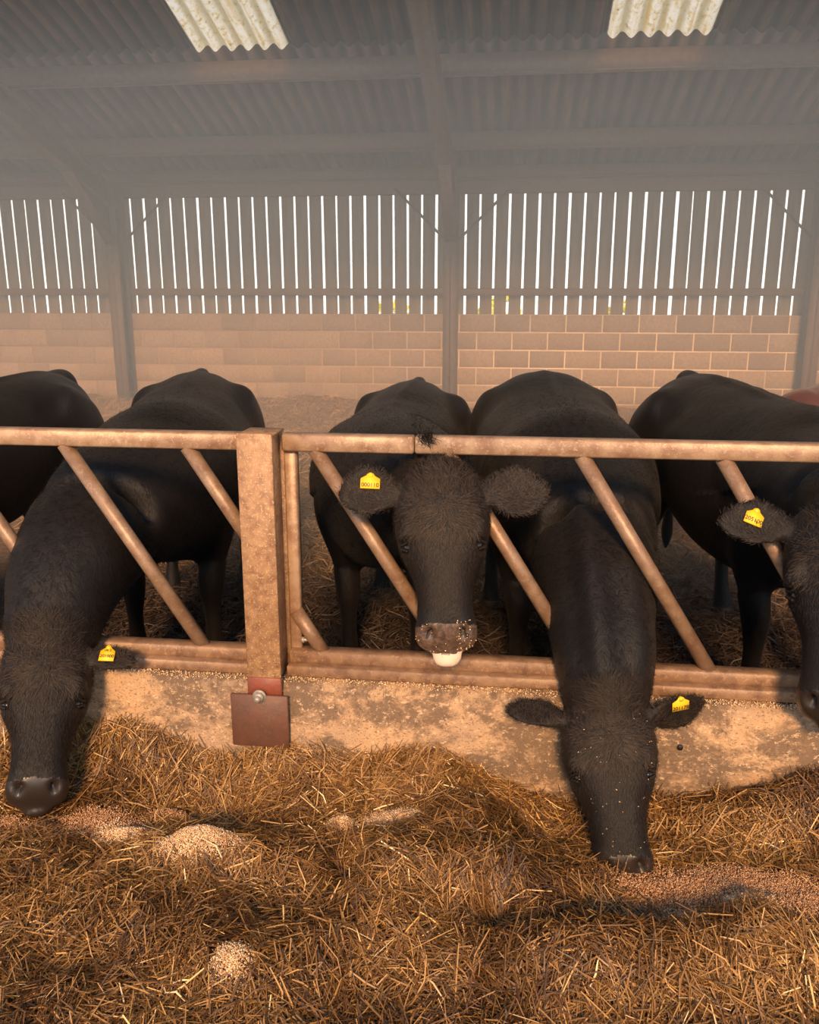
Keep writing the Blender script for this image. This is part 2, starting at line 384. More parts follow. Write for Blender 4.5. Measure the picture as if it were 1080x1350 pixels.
def ibeam_path(p0, p1, d, bw, up):
    """I section between two points; d depth along 'up', bw flange width along X"""
    b = MB(); p0 = np.array(p0); p1 = np.array(p1); up = np.array(up, float); X = np.array([1., 0, 0])
    def bar(c, hw, hu):
        V = []
        for p in (p0, p1):
            for sx_, su in ((-1, -1), (1, -1), (1, 1), (-1, 1)): V.append(p + X * hw * sx_ + up * (c + hu * su))
        b.add(V, [(0, 1, 2, 3), (7, 6, 5, 4), (0, 4, 5, 1), (1, 5, 6, 2), (2, 6, 7, 3), (3, 7, 4, 0)])
    bar(0, .005, d / 2); bar(d / 2 - .006, bw / 2, .006); bar(-d / 2 + .006, bw / 2, .006); return b
UPR = np.array([0, math.sin(math.radians(17)), math.cos(math.radians(17))])
for x in BX:
    ibeam_path((x, YW - .14, -.3), (x, YW - .14, roof_z(YW - .14) - .25), .26, .17, (0, 1, 0)).build('column', M['barn_steel'], wall)
    a = np.array([x, YW - .02, roof_z(YW)]) - UPR * .36; c = np.array([x, 3.2, roof_z(3.2)]) - UPR * .36
    ibeam_path(a, c, .26, .15, UPR).build('rafter', M['barn_steel'], ceil)
    hb = MB(); z0 = roof_z(YW - .2)        # haunch plate under the rafter
    P = [(YW - .28, z0 - .95), (YW - .28, z0 - .45), (YW - 1.35, roof_z(YW - 1.35) - .48)]
    V = [(x + s * .006, y, z) for s in (-1, 1) for y, z in P]; hb.add(V, [(0, 1, 4, 3), (1, 2, 5, 4), (2, 0, 3, 5)], [(0, 2, 1), (3, 4, 5)])
    hb.add([(x + s * .07, y, z) for y, z in (P[0], P[2]) for s in (-1, 1)] + [(x + s * .07, y, z + .012) for y, z in (P[0], P[2]) for s in (-1, 1)],
           [(0, 1, 3, 2), (4, 6, 7, 5), (0, 4, 5, 1), (2, 3, 7, 6)])
    hb.build('haunch', M['barn_steel'], ceil)
    for s in (-1, 1):
        MB().tube((x + s * .08, YW - .05, 2.25), (x + s * .72, YW - .02, 2.86), .016, 8).build('knee_brace', M['barn_steel'], ceil)

# concrete feed wall
YF = 2.6                                            # plane of the feed barrier
def ledge(x0, x1):
    n = 90; xs = np.linspace(x0, x1, n); V = []; prof = [(2.50, -.05), (2.492, .20), (2.50, .405), (2.515, .425), (2.56, .432), (2.72, .43), (2.72, -.05)]
    for x in xs:
        for i, (y, z) in enumerate(prof):
            d = (fbm(x * 3, z * 4 + i, 2.0) - .5) * .012
            V.append((x, y + (d if i < 4 else 0), z + (d * .9 if 2 <= i < 6 else 0)))
    k = len(prof); Q = []
    for i in range(n - 1):
        for j in range(k - 1): a = i * k + j; Q.append((a, a + k, a + k + 1, a + 1))
    return np_mesh('wall_feed', V, [np.array(Q)], False)
fw = tag(link('wall_feed', ledge(-5.5, 4.5), M['feed_wall']), kind='structure')
h = PY(897, 986, 2.492); hb = MB(); hb.tube((h[0], 2.4915, h[2]), (h[0], 2.52, h[2]), .009, 14).build('bolt_hole', M['nostril'], fw)

# ---------------------------------------------------------------- feed barrier
bars_top = [-3.09, -2.68, -2.27, -1.857, -1.432, -1.023, -.614, -.204, .196, .604, 1.02, 1.43]
def rail_box(b, x0, x1, z0, z1, d=.05): return b.box(x0, x1, YF - d / 2, YF + d / 2, z0, z1, .006)
def diag(parent, xt, zt, xb, zb):
    MB().tube((xt, YF, zt), (xb, YF, zb), .0235, 18).build('diagonal_bar', M['bar'], parent, True)
PX0, PX1 = PY(317, 700, 2.48)[0], PY(363, 700, 2.48)[0]        # post
ZT0, ZT1 = 1.168, 1.222; ZB0, ZB1 = .438, .512
root = empty('feed_barrier', (-2.0, YF, .43)); tag(root, 'rusty steel slant-bar feed barrier panel left of the square post', 'barrier', 'slant bar feed barrier panels')
rail_box(MB(), -3.4, PX0 - .002, ZT0, ZT1).build('top_rail', M['barrier'], root)
b = rail_box(MB(), -3.4, PX0 - .002, ZB0 + .03, ZB1, .055); b.box(-3.4, PX0 - .002, YF - .06, YF + .02, ZB0 - .003, ZB0 + .034, .004); b.build('bottom_rail', M['low_rail'], root)
for k in range(0, 5): diag(root, bars_top[k], ZT0 + .004, bars_top[k] + .425, ZB1 - .012)
x5 = bars_top[5]; fr = (PX0 + .01 - x5) / .42; diag(root, x5, ZT0 + .004, PX0 + .03, ZT0 + (ZB1 - ZT0) * ((PX0 + .03 - x5) / .42))
root = empty('feed_barrier', (1.0, YF, .43)); tag(root, 'rusty steel slant-bar feed barrier panel right of the square post, cows\' heads through it', 'barrier', 'slant bar feed barrier panels')
jx = PY(546, 583, YF - .025)[0]
rail_box(MB(), PX1 + .002, jx - .001, ZT0, ZT1).build('top_rail', M['barrier'], root)
rail_box(MB(), jx + .001, 2.4, ZT0 + .001, ZT1 + .001).build('top_rail', M['barrier'], root)
b = rail_box(MB(), PX1 + .002, 2.4, ZB0 + .03, ZB1, .055); b.box(PX1 + .002, 2.4, YF - .06, YF + .02, ZB0 - .003, ZB0 + .034, .004); b.build('bottom_rail', M['low_rail'], root)
MB().box(PX1 + .002, PX1 + .04, YF - .0, YF + .04, ZB0, ZT0 + .01, .005).build('upright', M['barrier'], root)
t0 = (PX1 + .03 - x5) / .42
diag(root, PX1 + .025, ZT0 + (ZB1 - ZT0) * t0, x5 + .42, ZB1 - .012)
for k in range(6, 12): diag(root, bars_top[k], ZT0 + .004, bars_top[k] + .425, ZB1 - .012)
b = MB(); bz = PY(375, 842, YF)[2]; b.tube((PX1 + .035, YF, bz), (PX1 + .065, YF, bz), .006, 8).tube((PX1 + .04, YF, bz), (PX1 + .05, YF, bz), .011, 6); b.build('bolt', M['galv'], root)
root_right = root
root = empty('barrier_post', (-.81, YF, .24)); tag(root, 'square steel post with red oxide foot, bolted to the concrete by a rusty plate', 'post')
b = MB(); b.box(PX0, PX1, 2.478, 2.490, .455, 1.238, .003).box(PX0 + .012, PX1 - .012, 2.490, 2.612, .44, 1.228, .003).box(PX0, PX1, 2.612, 2.624, .44, 1.232, .003).box(PX0, PX1, 2.48, 2.622, 1.228, 1.234, .002)
b.build('post_shaft', M['post'], root)
MB().box(PX0 - .001, PX1 + .001, 2.476, 2.4895, .395, .457, .003).build('painted_foot', M['red'], root)
p0, p1 = PY(303, 903, 2.47), PY(382, 978, 2.47)
pl = MB().box(p0[0] + .002, p1[0], 2.462, 2.474, p1[2] - .02, .402, .003).build('base_plate', M['plate'], root)
bp = PY(342, 918, 2.46); b = MB(); b.tube((bp[0], 2.43, bp[2]), (bp[0], 2.465, bp[2]), .009, 10).tube((bp[0], 2.446, bp[2]), (bp[0], 2.462, bp[2]), .017, 6).tube((bp[0], 2.458, bp[2]), (bp[0], 2.463, bp[2]), .022, 16); b.build('bolt', M['galv'], pl)

# ---------------------------------------------------------------- feed and bedding (loose material)
def gauss(x, y, cx, cy, r, ry=None):
    ry = ry or r; return np.exp(-((x - cx) / r) ** 2 - ((y - cy) / ry) ** 2)
def pz(x, y, z=.08): p = PZ(x, y, z); return p[0], p[1]
HEAPS = []
def heap(px, py, h, r, ry=None, z=.1): cx, cy = pz(px, py, z); HEAPS.append((cx, cy, h, r, ry or r))
for a in ((60, 985, .11, .35, .2, .12), (180, 975, .085, .25, .16, .15), (400, 1000, .11, .20, .18, .12), (250, 985, .06, .3, .12, .15), (480, 995, .07, .18, .14, .12), (570, 1020, .14, .20, .20, .1), (610, 1110, .09, .16, .14, .1),
          (1010, 1090, .085, .22, .11, .1), (1100, 1070, .10, .22, .12, .1), (640, 1180, .11, .12, .10, .1), (520, 1180, .09, .14, .13, .08), (280, 1150, .08, .22, .09, .07),
          (990, 1250, .075, .2, .11, .08), (150, 1210, .06, .35, .15, .07), (800, 1290, .08, .25, .10, .08), (330, 1290, .07, .2, .12, .07), (540, 1260, .05, .2, .1, .07),
          (290, 1062, -.09, .10, .08, .1), (455, 1150, -.10, .05, .08, .1), (655, 1215, -.10, .05, .07, .08), (850, 1230, -.05, .14, .06, .05), (720, 1110, -.05, .12, .1, .05)): heap(*a)
def feed_h(x, y):
    z = .045 + .05 * fbm(x, y, 2.2) + .055 * fbm(x, y, 6.5) - .012
    for cx, cy, h_, r, ry in HEAPS: z = z + h_ * gauss(x, y, cx, cy, r, ry)
    return np.maximum(z, .012)
grains = [('m', 130, 1075, .16, .08), ('g', 165, 1094, .11, .045), ('g', 262, 1128, .13, .07), ('g', 515, 1080, .085, .05), ('g', 450, 1085, .05, .035), ('m', 950, 1160, .34, .10), ('m', 1040, 1185, .30, .09),
          ('m', 20, 1075, .12, .04), ('g', 305, 1285, .05, .05), ('g', 985, 1200, .07, .03), ('m', 880, 1200, .12, .07), ('m', 230, 1060, .10, .04)]
GR = []
for kd, px, py, r, ry in grains: cx, cy = pz(px, py, .13); GR.append((kd, cx, cy, r, ry))
def grain_mask(x, y):
    m_ = np.zeros_like(x)
    for kd, cx, cy, r, ry in GR: m_ = np.maximum(m_, gauss(x, y, cx, cy, r, ry) * (1.0 if kd == 'g' else .85))
    return m_ * (.65 + .8 * fbm(x, y, 14))
def grid_obj(name, fn, x0, x1, y0, y1, st, m_, **k):
    xs = np.arange(x0, x1 + st, st); ys = np.arange(y0, y1 + st, st); X, Y = np.meshgrid(xs, ys); Z = fn(X, Y)
    V = np.stack([X, Y, Z], -1).reshape(-1, 3); nx, ny = len(xs), len(ys); i, j = np.meshgrid(np.arange(nx - 1), np.arange(ny - 1)); a = (j * nx + i).ravel()
    return link(name, np_mesh(name, V, [np.c_[a, a + 1, a + nx + 1, a + nx]], True), m_)
def straws(n, xy, fn, lmin, lmax, w0, w1, lift, clump=True, pitch=.35, curve=.15):
    """bent flat stalks lying on the surface fn"""
    x, y = xy; eps = .01; z = fn(x, y); gx = (fn(x + eps, y) - z) / eps; gy = (fn(x, y + eps) - z) / eps
    th = vnoise(x, y, 9) * 7 + vnoise(x, y, 3) * 5 + rng.normal(0, .75, n) if clump else rng.random(n) * 6.28
    L = lmin + (lmax - lmin) * rng.beta(1.4, 3.0, n); wd = rng.uniform(w0, w1, n)
    d = np.c_[np.cos(th), np.sin(th), gx * np.cos(th) + gy * np.sin(th) + rng.normal(.05, pitch, n)]; d /= np.linalg.norm(d, axis=1)[:, None]
    nrm = np.c_[-gx, -gy, np.ones(n)] + rng.normal(0, .5, (n, 3)); s = np.cross(d, nrm); s /= np.linalg.norm(s, axis=1)[:, None]; u = np.cross(s, d)
    c = np.c_[x, y, z + rng.random(n) ** 1.5 * lift + L * .12 * np.abs(d[:, 2])]
    bend = rng.normal(0, curve, n) * L
    V = np.empty((n, 6, 3)); 
    for i, tt in enumerate((-.5, 0, .5)):
        p = c + d * (L * tt)[:, None] + (s * bend[:, None] + u * (bend * .6)[:, None]) * (1 - 4 * tt * tt) * .5
        ww = wd * (1 if tt == 0 else .7)
        V[:, 2 * i] = p - s * (ww / 2)[:, None]; V[:, 2 * i + 1] = p + s * (ww / 2)[:, None]
    # never poke through the slab or the concrete wall
    V = V.reshape(-1, 3); V[:, 2] = np.maximum(V[:, 2], .004 if fn is feed_h else -.6)
    b = np.arange(n)[:, None] * 6; Q = np.vstack([b + [0, 1, 3, 2], b + [2, 3, 5, 4]]); return V, Q
def tinted(name, V, F, tint_per, per, m_, smooth=False):
    me = np_mesh(name, V, [F], smooth); a = me.attributes.new('tint', 'FLOAT', 'POINT'); a.data.foreach_set('value', np.repeat(tint_per, per).astype(np.float32)); return link(name, me, m_)
def in_feed(n, margin=.45):
    out = []
    tot = 0
    while tot < n:
        Y = rng.uniform(.95, 2.49, n); X = rng.uniform(-2.6, 2.1, n)
        lo = Y * (-.585) - margin; hi = Y * .335 + margin; k = (X > lo) & (X < hi); out.append(np.c_[X, Y][k]); tot += k.sum()
    P = np.vstack(out)[:n]; return P[:, 0], P[:, 1]
hay = empty('hay', (0, 1.8, 0)); tag(hay, 'loose brown hay heaped on the feed passage in front of the barrier', 'hay')
hb = grid_obj('hay_bed', feed_h, -2.7, 2.0, .8, 2.495, .015, M['hay_base']); hb.parent = hay; hb.matrix_parent_inverse = Matrix.Translation((0, -1.8, 0)); tag(hb, kind='stuff')
_V = np.empty(len(hb.data.vertices) * 3, dtype=np.float32); hb.data.vertices.foreach_get('co', _V); _V = _V.reshape(-1, 3)
_at = hb.data.attributes.new('feed', 'FLOAT', 'POINT'); _at.data.foreach_set('value', np.clip((grain_mask(_V[:, 0], _V[:, 1]) - .22) * 4, 0, 1).astype(np.float32))
N = 125000; x, y = in_feed(int(N * 1.25)); gm = grain_mask(x, y); k = rng.random(len(x)) > gm * 1.9; x, y = x[k][:N], y[k][:N]; N = len(x)
V, Q = straws(N, (x, y), feed_h, .03, .17, .0018, .0042, .035, pitch=.30)
V[:, 1] = np.minimum(V[:, 1], 2.488)
tint = np.clip(rng.beta(1.7, 2.5, N) * .85 + (fbm(x, y, 4) - .5) * .6 + (rng.random(N) < .07) * .4, 0, 1)
o = tinted('hay_stalks', V, Q, tint, 6, M['hay']); o.parent = hay; o.matrix_parent_inverse = Matrix.Translation((0, -1.8, 0)); tag(o, kind='stuff')
def flakes(P, size, m_, name, tint):
    n = len(P); base = np.array([(1, 0, 0), (-1, 0, 0), (0, .6, 0), (0, -.6, 0), (0, 0, .4), (0, 0, -.4)], float)
    A = rng.normal(size=(n, 3)); A /= np.linalg.norm(A, axis=1)[:, None]; B = rng.normal(size=(n, 3)); B -= (B * A).sum(1)[:, None] * A; B /= np.linalg.norm(B, axis=1)[:, None]; Cc = np.cross(A, B)
    s = size * rng.uniform(.7, 1.3, n)
    V = P[:, None, :] + s[:, None, None] * (base[None, :, 0:1] * A[:, None] + base[None, :, 1:2] * B[:, None] + base[None, :, 2:3] * Cc[:, None])
    T = np.array([(0, 2, 4), (2, 1, 4), (1, 3, 4), (3, 0, 4), (2, 0, 5), (1, 2, 5), (3, 1, 5), (0, 3, 5)]); F = (np.arange(n)[:, None, None] * 6 + T[None]).reshape(-1, 3)
    return tinted(name, V.reshape(-1, 3), F, tint, 6, m_)
glabels = {'g': 'pale rolled barley spilled in small heaps on the brown hay', 'm': 'orange brown meal spread thin over the hay and floor'}
for kd, nm, m_, sz, dens in (('g', 'rolled_barley', M['grain'], .0036, 20000), ('m', 'feed_meal', M['meal'], .0032, 32000)):
    sel = [g for g in GR if g[0] == kd]; wts = np.array([g[3] * g[4] for g in sel]); wts /= wts.sum(); ci = rng.choice(len(sel), dens, p=wts)
    G = np.array([g[1:] for g in sel])[ci]; x = G[:, 0] + rng.normal(0, .55, dens) * G[:, 2]; y = G[:, 1] + rng.normal(0, .55, dens) * G[:, 3]
    y = np.minimum(y, 2.48)
    z = feed_h(x, y) + rng.random(dens) * .012 + (.030 if kd == 'g' else .022) * grain_mask(x, y)
    if kd == 'g':                                    # crumbs along the ledge of the concrete under the rail
        n3 = 2600; x3 = rng.uniform(-2.2, 1.3, n3); x = np.r_[x, x3]; y = np.r_[y, rng.uniform(2.512, 2.545, n3)]; z = np.r_[z, .432 + rng.random(n3) * .004]; z[-n3:] -= np.clip(2.522 - y[-n3:], 0, 1) * .6
    o = flakes(np.c_[x, y, z], sz, m_, nm, rng.random(len(x))); tag(o, glabels[kd], 'feed', kind='stuff')
# pen floor bedding
def bed_h(x, y): return -.14 + .10 * fbm(x, y, 1.1) + .07 * fbm(x, y, 4) + .30 * np.exp(-((11.3 - y) / .6) ** 2) * (.4 + fbm(x, y, 1.6))
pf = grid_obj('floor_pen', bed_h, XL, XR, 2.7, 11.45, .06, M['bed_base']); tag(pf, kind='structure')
def pen_pts(n, y0, y1, x0f, x1f):
    Y = rng.uniform(y0, y1, n); X = rng.uniform(0, 1, n) * (x1f - x0f) * Y + x0f * Y; return X, Y
n1, n2 = 60000, 45000
xa, ya = pen_pts(n1, 2.8, 6.5, -.62, .36); xb, yb = pen_pts(n2, 6.5, 11.35, -.62, .36); x = np.r_[xa, xb]; y = np.r_[ya, yb]; N = len(x)
V, Q = straws(N, (x, y), bed_h, .05, .22, .003, .007, .05, pitch=.3)
V[:, 1] = np.minimum(V[:, 1], 11.39); V[:, 1] = np.maximum(V[:, 1], 2.73)
tint = np.clip(rng.beta(2, 4, N) * .8 + (fbm(x, y, 1.5) - .5) * .5 + np.clip((y - 4.5) / 1.0, 0, 1) * .35 + (y > 9.8) * .25, 0, 1) * np.clip(.35 + (y - 4.0) * .9, .35, 1)  # tint carries muck and cow shadow near the barrier, lifted where sun reaches
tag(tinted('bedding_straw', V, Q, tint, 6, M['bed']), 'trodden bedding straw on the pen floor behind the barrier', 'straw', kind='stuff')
# wisp of cow hair caught where the top rails meet
_c = PY(562, 574, YF - .03); V = []; F = []
for i in range(260):
    p = np.array([_c[0] + random.gauss(.0, .012), YF - .028, ZT1 + .004 - abs(random.gauss(0, .012))]); d = np.array([random.gauss(.25, .5), random.uniform(-.35, .0), random.gauss(.3, .6)]); d /= np.linalg.norm(d)
    L_ = random.uniform(.012, .035); w_ = np.array([.0006, 0, .0003]); n0 = len(V); V += [p - w_, p + w_, p + d * L_ + w_ * .5, p + d * L_ - w_ * .5]; F.append((n0, n0 + 1, n0 + 2, n0 + 3))
tag(link('hair_wisp', np_mesh('hair_wisp', V, [np.array(F)]), M['hair_brown'], root_right), kind='stuff')
#COWS
# ---------------------------------------------------------------- cattle
def catmull(P, n):
    P = np.asarray(P, float); m_ = len(P); t = np.linspace(0, m_ - 1, n); i = np.minimum(t.astype(int), m_ - 2); f = (t - i)[:, None]
    p0 = P[np.maximum(i - 1, 0)]; p1 = P[i]; p2 = P[i + 1]; p3 = P[np.minimum(i + 2, m_ - 1)]
    return .5 * (2 * p1 + (p2 - p0) * f + (2 * p0 - 5 * p1 + 4 * p2 - p3) * f ** 2 + (3 * p1 - p0 - 3 * p2 + p3) * f ** 3)
def ring_loft(b, rings):
    rings = np.asarray(rings); m_, k, _ = rings.shape; V = rings.reshape(-1, 3); Q = []
    i = np.arange(k); j = (i + 1) % k
    for r in range(m_ - 1): Q.append(np.c_[r * k + i, r * k + j, (r + 1) * k + j, (r + 1) * k + i])
    c0, c1 = rings[0].mean(0), rings[-1].mean(0); V = np.vstack([V, c0, c1])
    T = np.vstack([np.c_[j, i, np.full(k, m_ * k)], np.c_[(m_ - 1) * k + i, (m_ - 1) * k + j, np.full(k, m_ * k + 1)]])
    b.add(V, np.vstack(Q), T)
def sup(th, e):
    c, s = np.cos(th), np.sin(th); return np.sign(c) * np.abs(c) ** (2 / e), np.sign(s) * np.abs(s) ** (2 / e)
def limb(b, pts, n=16, k=14):
    """pts rows: x y z rx ry  (rx along body axis, ry lateral) in body coordinates"""
    P = catmull(pts, n); th = np.arange(k) * 2 * np.pi / k; R = []
    for i, p in enumerate(P):
        a = P[max(i - 1, 0), :3]; c = P[min(i + 1, n - 1), :3]; T = c - a; T /= np.linalg.norm(T)
        S = np.array([0, 1., 0]); S -= T * (S @ T); S /= np.linalg.norm(S); U = np.cross(S, T)
        R.append(p[:3] + p[3] * np.cos(th)[:, None] * U + p[4] * np.sin(th)[:, None] * S)
    ring_loft(b, R)
def remesh(name, me, voxel, it, fac=.5):
    o = bpy.data.objects.new('tmp', me); COL.objects.link(o)
    r = o.modifiers.new('r', 'REMESH'); r.mode = 'VOXEL'; r.voxel_size = voxel; r.use_smooth_shade = True
    s = o.modifiers.new('s', 'SMOOTH'); s.factor = fac; s.iterations = it
    dg = bpy.context.evaluated_depsgraph_get(); out = bpy.data.meshes.new_from_object(o.evaluated_get(dg)); out.name = name
    bpy.data.objects.remove(o); return out
def co(me):
    V = np.empty(len(me.vertices) * 3, dtype=np.float32); me.vertices.foreach_get('co', V); return V.reshape(-1, 3).astype(float)
def nrm(v): v = np.asarray(v, float); return v / np.linalg.norm(v)
def bez(p0, p1, p2, p3, t): t = t[:, None]; return (1 - t) ** 3 * p0 + 3 * (1 - t) ** 2 * t * p1 + 3 * (1 - t) * t * t * p2 + t ** 3 * p3

HEAD = np.array([  # t, half width, front, back
    (-.035, .050, -.055, -.100), (-.015, .085, -.020, -.135), (.02, .122, .008, -.165), (.07, .140, .024, -.205), (.13, .148, .030, -.235), (.19, .145, .027, -.25),
    (.245, .131, .022, -.245), (.30, .110, .019, -.225), (.35, .095, .016, -.19), (.40, .086, .013, -.16), (.44, .089, .010, -.145), (.475, .096, .003, -.138), (.505, .094, -.012, -.130), (.530, .080, -.035, -.120), (.545, .050, -.055, -.10)])

def make_cow(label, loc, heading, scale, fat, poll, a, face, ntan, ears, coat, voxel=.009, hair=0, tag_=None, group='black cattle eating at the feed barrier', hs=1.0,
             neck_lift=0.0, lip=False, nw=1.0, rump=1.0, build_head=True, spot=False, nb=.0, mz='muzzle_dark', folds=False):
    loc = np.array([loc[0], loc[1], -.06]); hd = math.radians(heading)
    fx = np.array([math.sin(hd), -math.cos(hd), 0.]); ly = np.array([math.cos(hd), math.sin(hd), 0.]); zz = np.array([0, 0, 1.])   # heading 0 = towards the feed passage; ly = image right
    def W(p): p = np.atleast_2d(p); return loc + scale * (p[:, 0:1] * fx + p[:, 1:2] * ly + p[:, 2:3] * zz)
    b = MB(); k = 40; th = np.arange(k) * 2 * np.pi / k
    S = np.array([  # x, top, bottom, half width, exponent
        (-.85, 1.06, .84, .07, 2.), (-.82, 1.14, .76, .16, 2.1), (-.74, 1.205, .68, .235, 2.3), (-.62, 1.235, .62, .285, 2.4), (-.46, 1.235, .60, .30, 2.4), (-.25, 1.222, .54, .325, 2.3),
        (0, 1.205, .49, .355, 2.2), (.25, 1.20, .48, .345, 2.15), (.42, 1.215, .50, .305, 2.1), (.58, 1.20, .54, .265, 2.0), (.72, 1.13, .59, .215, 2.), (.83, 1.03, .66, .15, 2.), (.89, .94, .73, .07, 2.)])
    S[:, 3] *= fat; S[:5, 1] += (rump - 1) * 1.2
    P = catmull(S, 46); R = []
    for x_, tp, bt, hw, e in P:
        c, s = sup(th, e); zc = bt + .54 * (tp - bt); up = tp - zc; dn = zc - bt
        zl = np.where(s > 0, s * up, s * dn); wl = hw * c * (1 - .10 * np.maximum(s, 0) ** 2)
        R.append(W(np.c_[np.full(k, x_), wl, zc + zl]))
    ring_loft(b, R)
    # spine ridge, hook bones, tail head
    extra = []
    for s in (-1, 1):
        limb_w = lambda pts, **q: limb2(pts, **q)
        hip = [(-.40, s * .22 * fat, 1.10, .13, .10), (-.55, s * .23 * fat, .95, .20, .13), (-.58, s * .24 * fat, .78, .20, .125), (-.56, s * .235 * fat, .63, .14, .095), (-.62, s * .22 * fat, .50, .085, .06), (-.67, s * .21 * fat, .42, .062, .042), (-.66, s * .21 * fat, .30, .042, .034), (-.64, s * .21 * fat, .17, .038, .034), (-.62, s * .21 * fat, .10, .048, .042), (-.60, s * .21 * fat, .03, .058, .05), (-.60, s * .21 * fat, .0, .06, .052)]
        frt = [(.50, s * .17 * fat, 1.02, .14, .08), (.50, s * .215 * fat, .84, .16, .10), (.45, s * .205 * fat, .66, .115, .085), (.45, s * .18 * fat, .50, .072, .06), (.47, s * .17 * fat, .385, .058, .054), (.47, s * .17 * fat, .26, .038, .036), (.46, s * .17 * fat, .13, .042, .040), (.475, s * .17 * fat, .05, .054, .048), (.48, s * .17 * fat, .0, .058, .052)]
        for L, k0 in ((hip, 4), (frt, 3)):
            bb = MB(); limb(bb, L, 22); V = bb.v[0]; b.add(W(V), bb.q[0], bb.t[0]); bb = MB(); limb(bb, L[k0:], 14); extra.append((W(bb.v[0]), bb.q[0], bb.t[0]))
    tl = MB(); limb(tl, [(-.66, 0, 1.205, .02, .05), (-.80, 0, 1.205, .026, .036), (-.885, 0, 1.13, .024, .028), (-.915, 0, .95, .020, .022), (-.90, 0, .70, .018, .018), (-.89, 0, .50, .022, .022), (-.89, 0, .36, .035, .03), (-.89, 0, .27, .006, .006)], 26)
    extra.append((W(tl.v[0]), tl.q[0], tl.t[0]))
    # neck
    O = np.array(poll, float); a = nrm(a); f = np.array(face, float); f -= a * (f @ a); f = nrm(f); l = np.cross(f, a)
    def HW(p): p = np.atleast_2d(p); return O + hs * (p[:, 0:1] * a + p[:, 1:2] * l + p[:, 2:3] * f)     # head coords: t, lateral, out of the face
    e3 = HW([.075, 0, -.13])[0]; nt_ = nrm(ntan)
    s0 = W([.30, 0, .895])[0]; s1 = W([.68, 0, .90 + neck_lift])[0]
    L = np.linalg.norm(e3 - s0); tt = np.linspace(0, 1, 22); C_ = bez(s0, s1, e3 - nt_ * L * .36, e3, tt)
    R = []
    for i, t_ in enumerate(tt):
        T = nrm(C_[min(i + 1, 21)] - C_[max(i - 1, 0)]); Sd = nrm((1 - t_) * ly + t_ * l); Sd = nrm(Sd - T * (Sd @ T)); U = np.cross(Sd, T)
        if U @ (zz * (1 - t_) + (f if U @ f > 0 else -f) * t_) < 0: U = -U
        h_ = (.30 * (1 - t_) ** .9 + .128 * t_ + nb * math.sin(math.pi * t_)) * scale; w_ = (.335 * (1 - t_) ** .95 + .112 * t_ + nb * .7 * math.sin(math.pi * t_)) * scale * nw
        c, s = sup(th, 2.1); R.append(C_[i] + h_ * s[:, None] * U * np.where(s[:, None] < 0, 1.12, 1.0) + w_ * c[:, None] * Sd)
    ring_loft(b, R)
    st1 = remesh('stage', b.mesh('s'), .018, 38, .6)
    V1 = co(st1); nF = len(st1.polygons); li = np.empty(len(st1.loops), dtype=np.int32); st1.loops.foreach_get('vertex_index', li)
    tot = np.empty(nF, dtype=np.int32); st1.polygons.foreach_get('loop_total', tot)
    b2 = MB(); b2.add(V1, li.reshape(-1, 4) if (tot == 4).all() else None, None)
    for ex in extra: b2.add(*ex)
    # muscle and skin folds on the neck and shoulder, before the head goes on
    # head
    P = catmull(HEAD, 56); R = []
    for t_, hw, fr, bk in P:
        c, s = sup(th, 2.0 + .5 * min(max((t_) / .1, 0), 1)); vc = fr + (bk - fr) * .42
        jaw = 1 - .38 * np.clip(-s, 0, 1) ** 1.3 * (1 if t_ < .42 else .5)
        wl = hw * c * jaw * (1 - .06 * np.clip(s, 0, 1)); vl = np.where(s > 0, s * (fr - vc), s * (vc - bk))
        R.append(HW(np.c_[np.full(k, t_), wl, vc + vl]))
    ring_loft(b2, R)
    # lower jaw and chin
    jb = MB(); R = []
    for t_, hw, hh, vc in catmull([(.30, .03, .03, -.17), (.38, .05, .04, -.15), (.46, .054, .038, -.125), (.52, .056, .036, -.100), (.55 + .008 * lip, .048, .030, -.080), (.565 + .016 * lip, .036, .022, -.074), (.572 + .018 * lip, .018, .010, -.070)], 20):
        c, s = sup(th, 2.2); R.append(HW(np.c_[np.full(k, t_), hw * c, vc + hh * s]))
    ring_loft(b2, R)
    # poll crest and brow ridges
    for (p, r) in (((.0, 0, -.035), (.045, .075, .05)), ((.165, .098, -.008), (.045, .033, .034)), ((.165, -.098, -.008), (.045, .033, .034)), ((.17, .085, -.12), (.10, .05, .09)), ((.17, -.085, -.12), (.10, .05, .09))):
        q = 14; R = []
        for ph in np.linspace(-np.pi / 2 * .96, np.pi / 2 * .96, 9):
            R.append(HW(np.c_[np.full(q, p[0] + r[0] * math.sin(ph)), p[1] + r[1] * math.cos(ph) * np.cos(np.arange(q) * 2 * np.pi / q), p[2] + r[2] * math.cos(ph) * np.sin(np.arange(q) * 2 * np.pi / q)]))
        ring_loft(b2, R)
    # ears: side, direction (world), length, width, facing normal (world)
    ear_frames = []
    for sd_, d, L_, w_, nn in ears:
        base = HW([.055, sd_ * .105, -.055])[0]; d = nrm(d); n_ = np.array(nn, float); n_ -= d * (n_ @ d); n_ = nrm(n_); wdir = np.cross(n_, d)
        R = []; q = 24; te = np.arange(q) * 2 * np.pi / q
        for s_, ww, tk, cup in catmull([(-.02, .30, .026, 0), (.10, .38, .026, .1), (.25, .72, .020, .35), (.45, .98, .013, .5), (.65, 1.0, .012, .5), (.82, .80, .011, .45), (.93, .50, .010, .35), (.985, .22, .009, .2), (1.0, .06, .006, .1)], 26):
            cx = np.cos(te) * w_ / 2 * ww; R.append(base + d * (s_ * L_) * hs + (cx[:, None] * wdir + (np.sin(te) * tk + cup * (cx / (w_ / 2)) ** 2 * w_ * .22)[:, None] * n_) * hs - wdir * (.012 * math.sin(s_ * 2.6)) * hs)
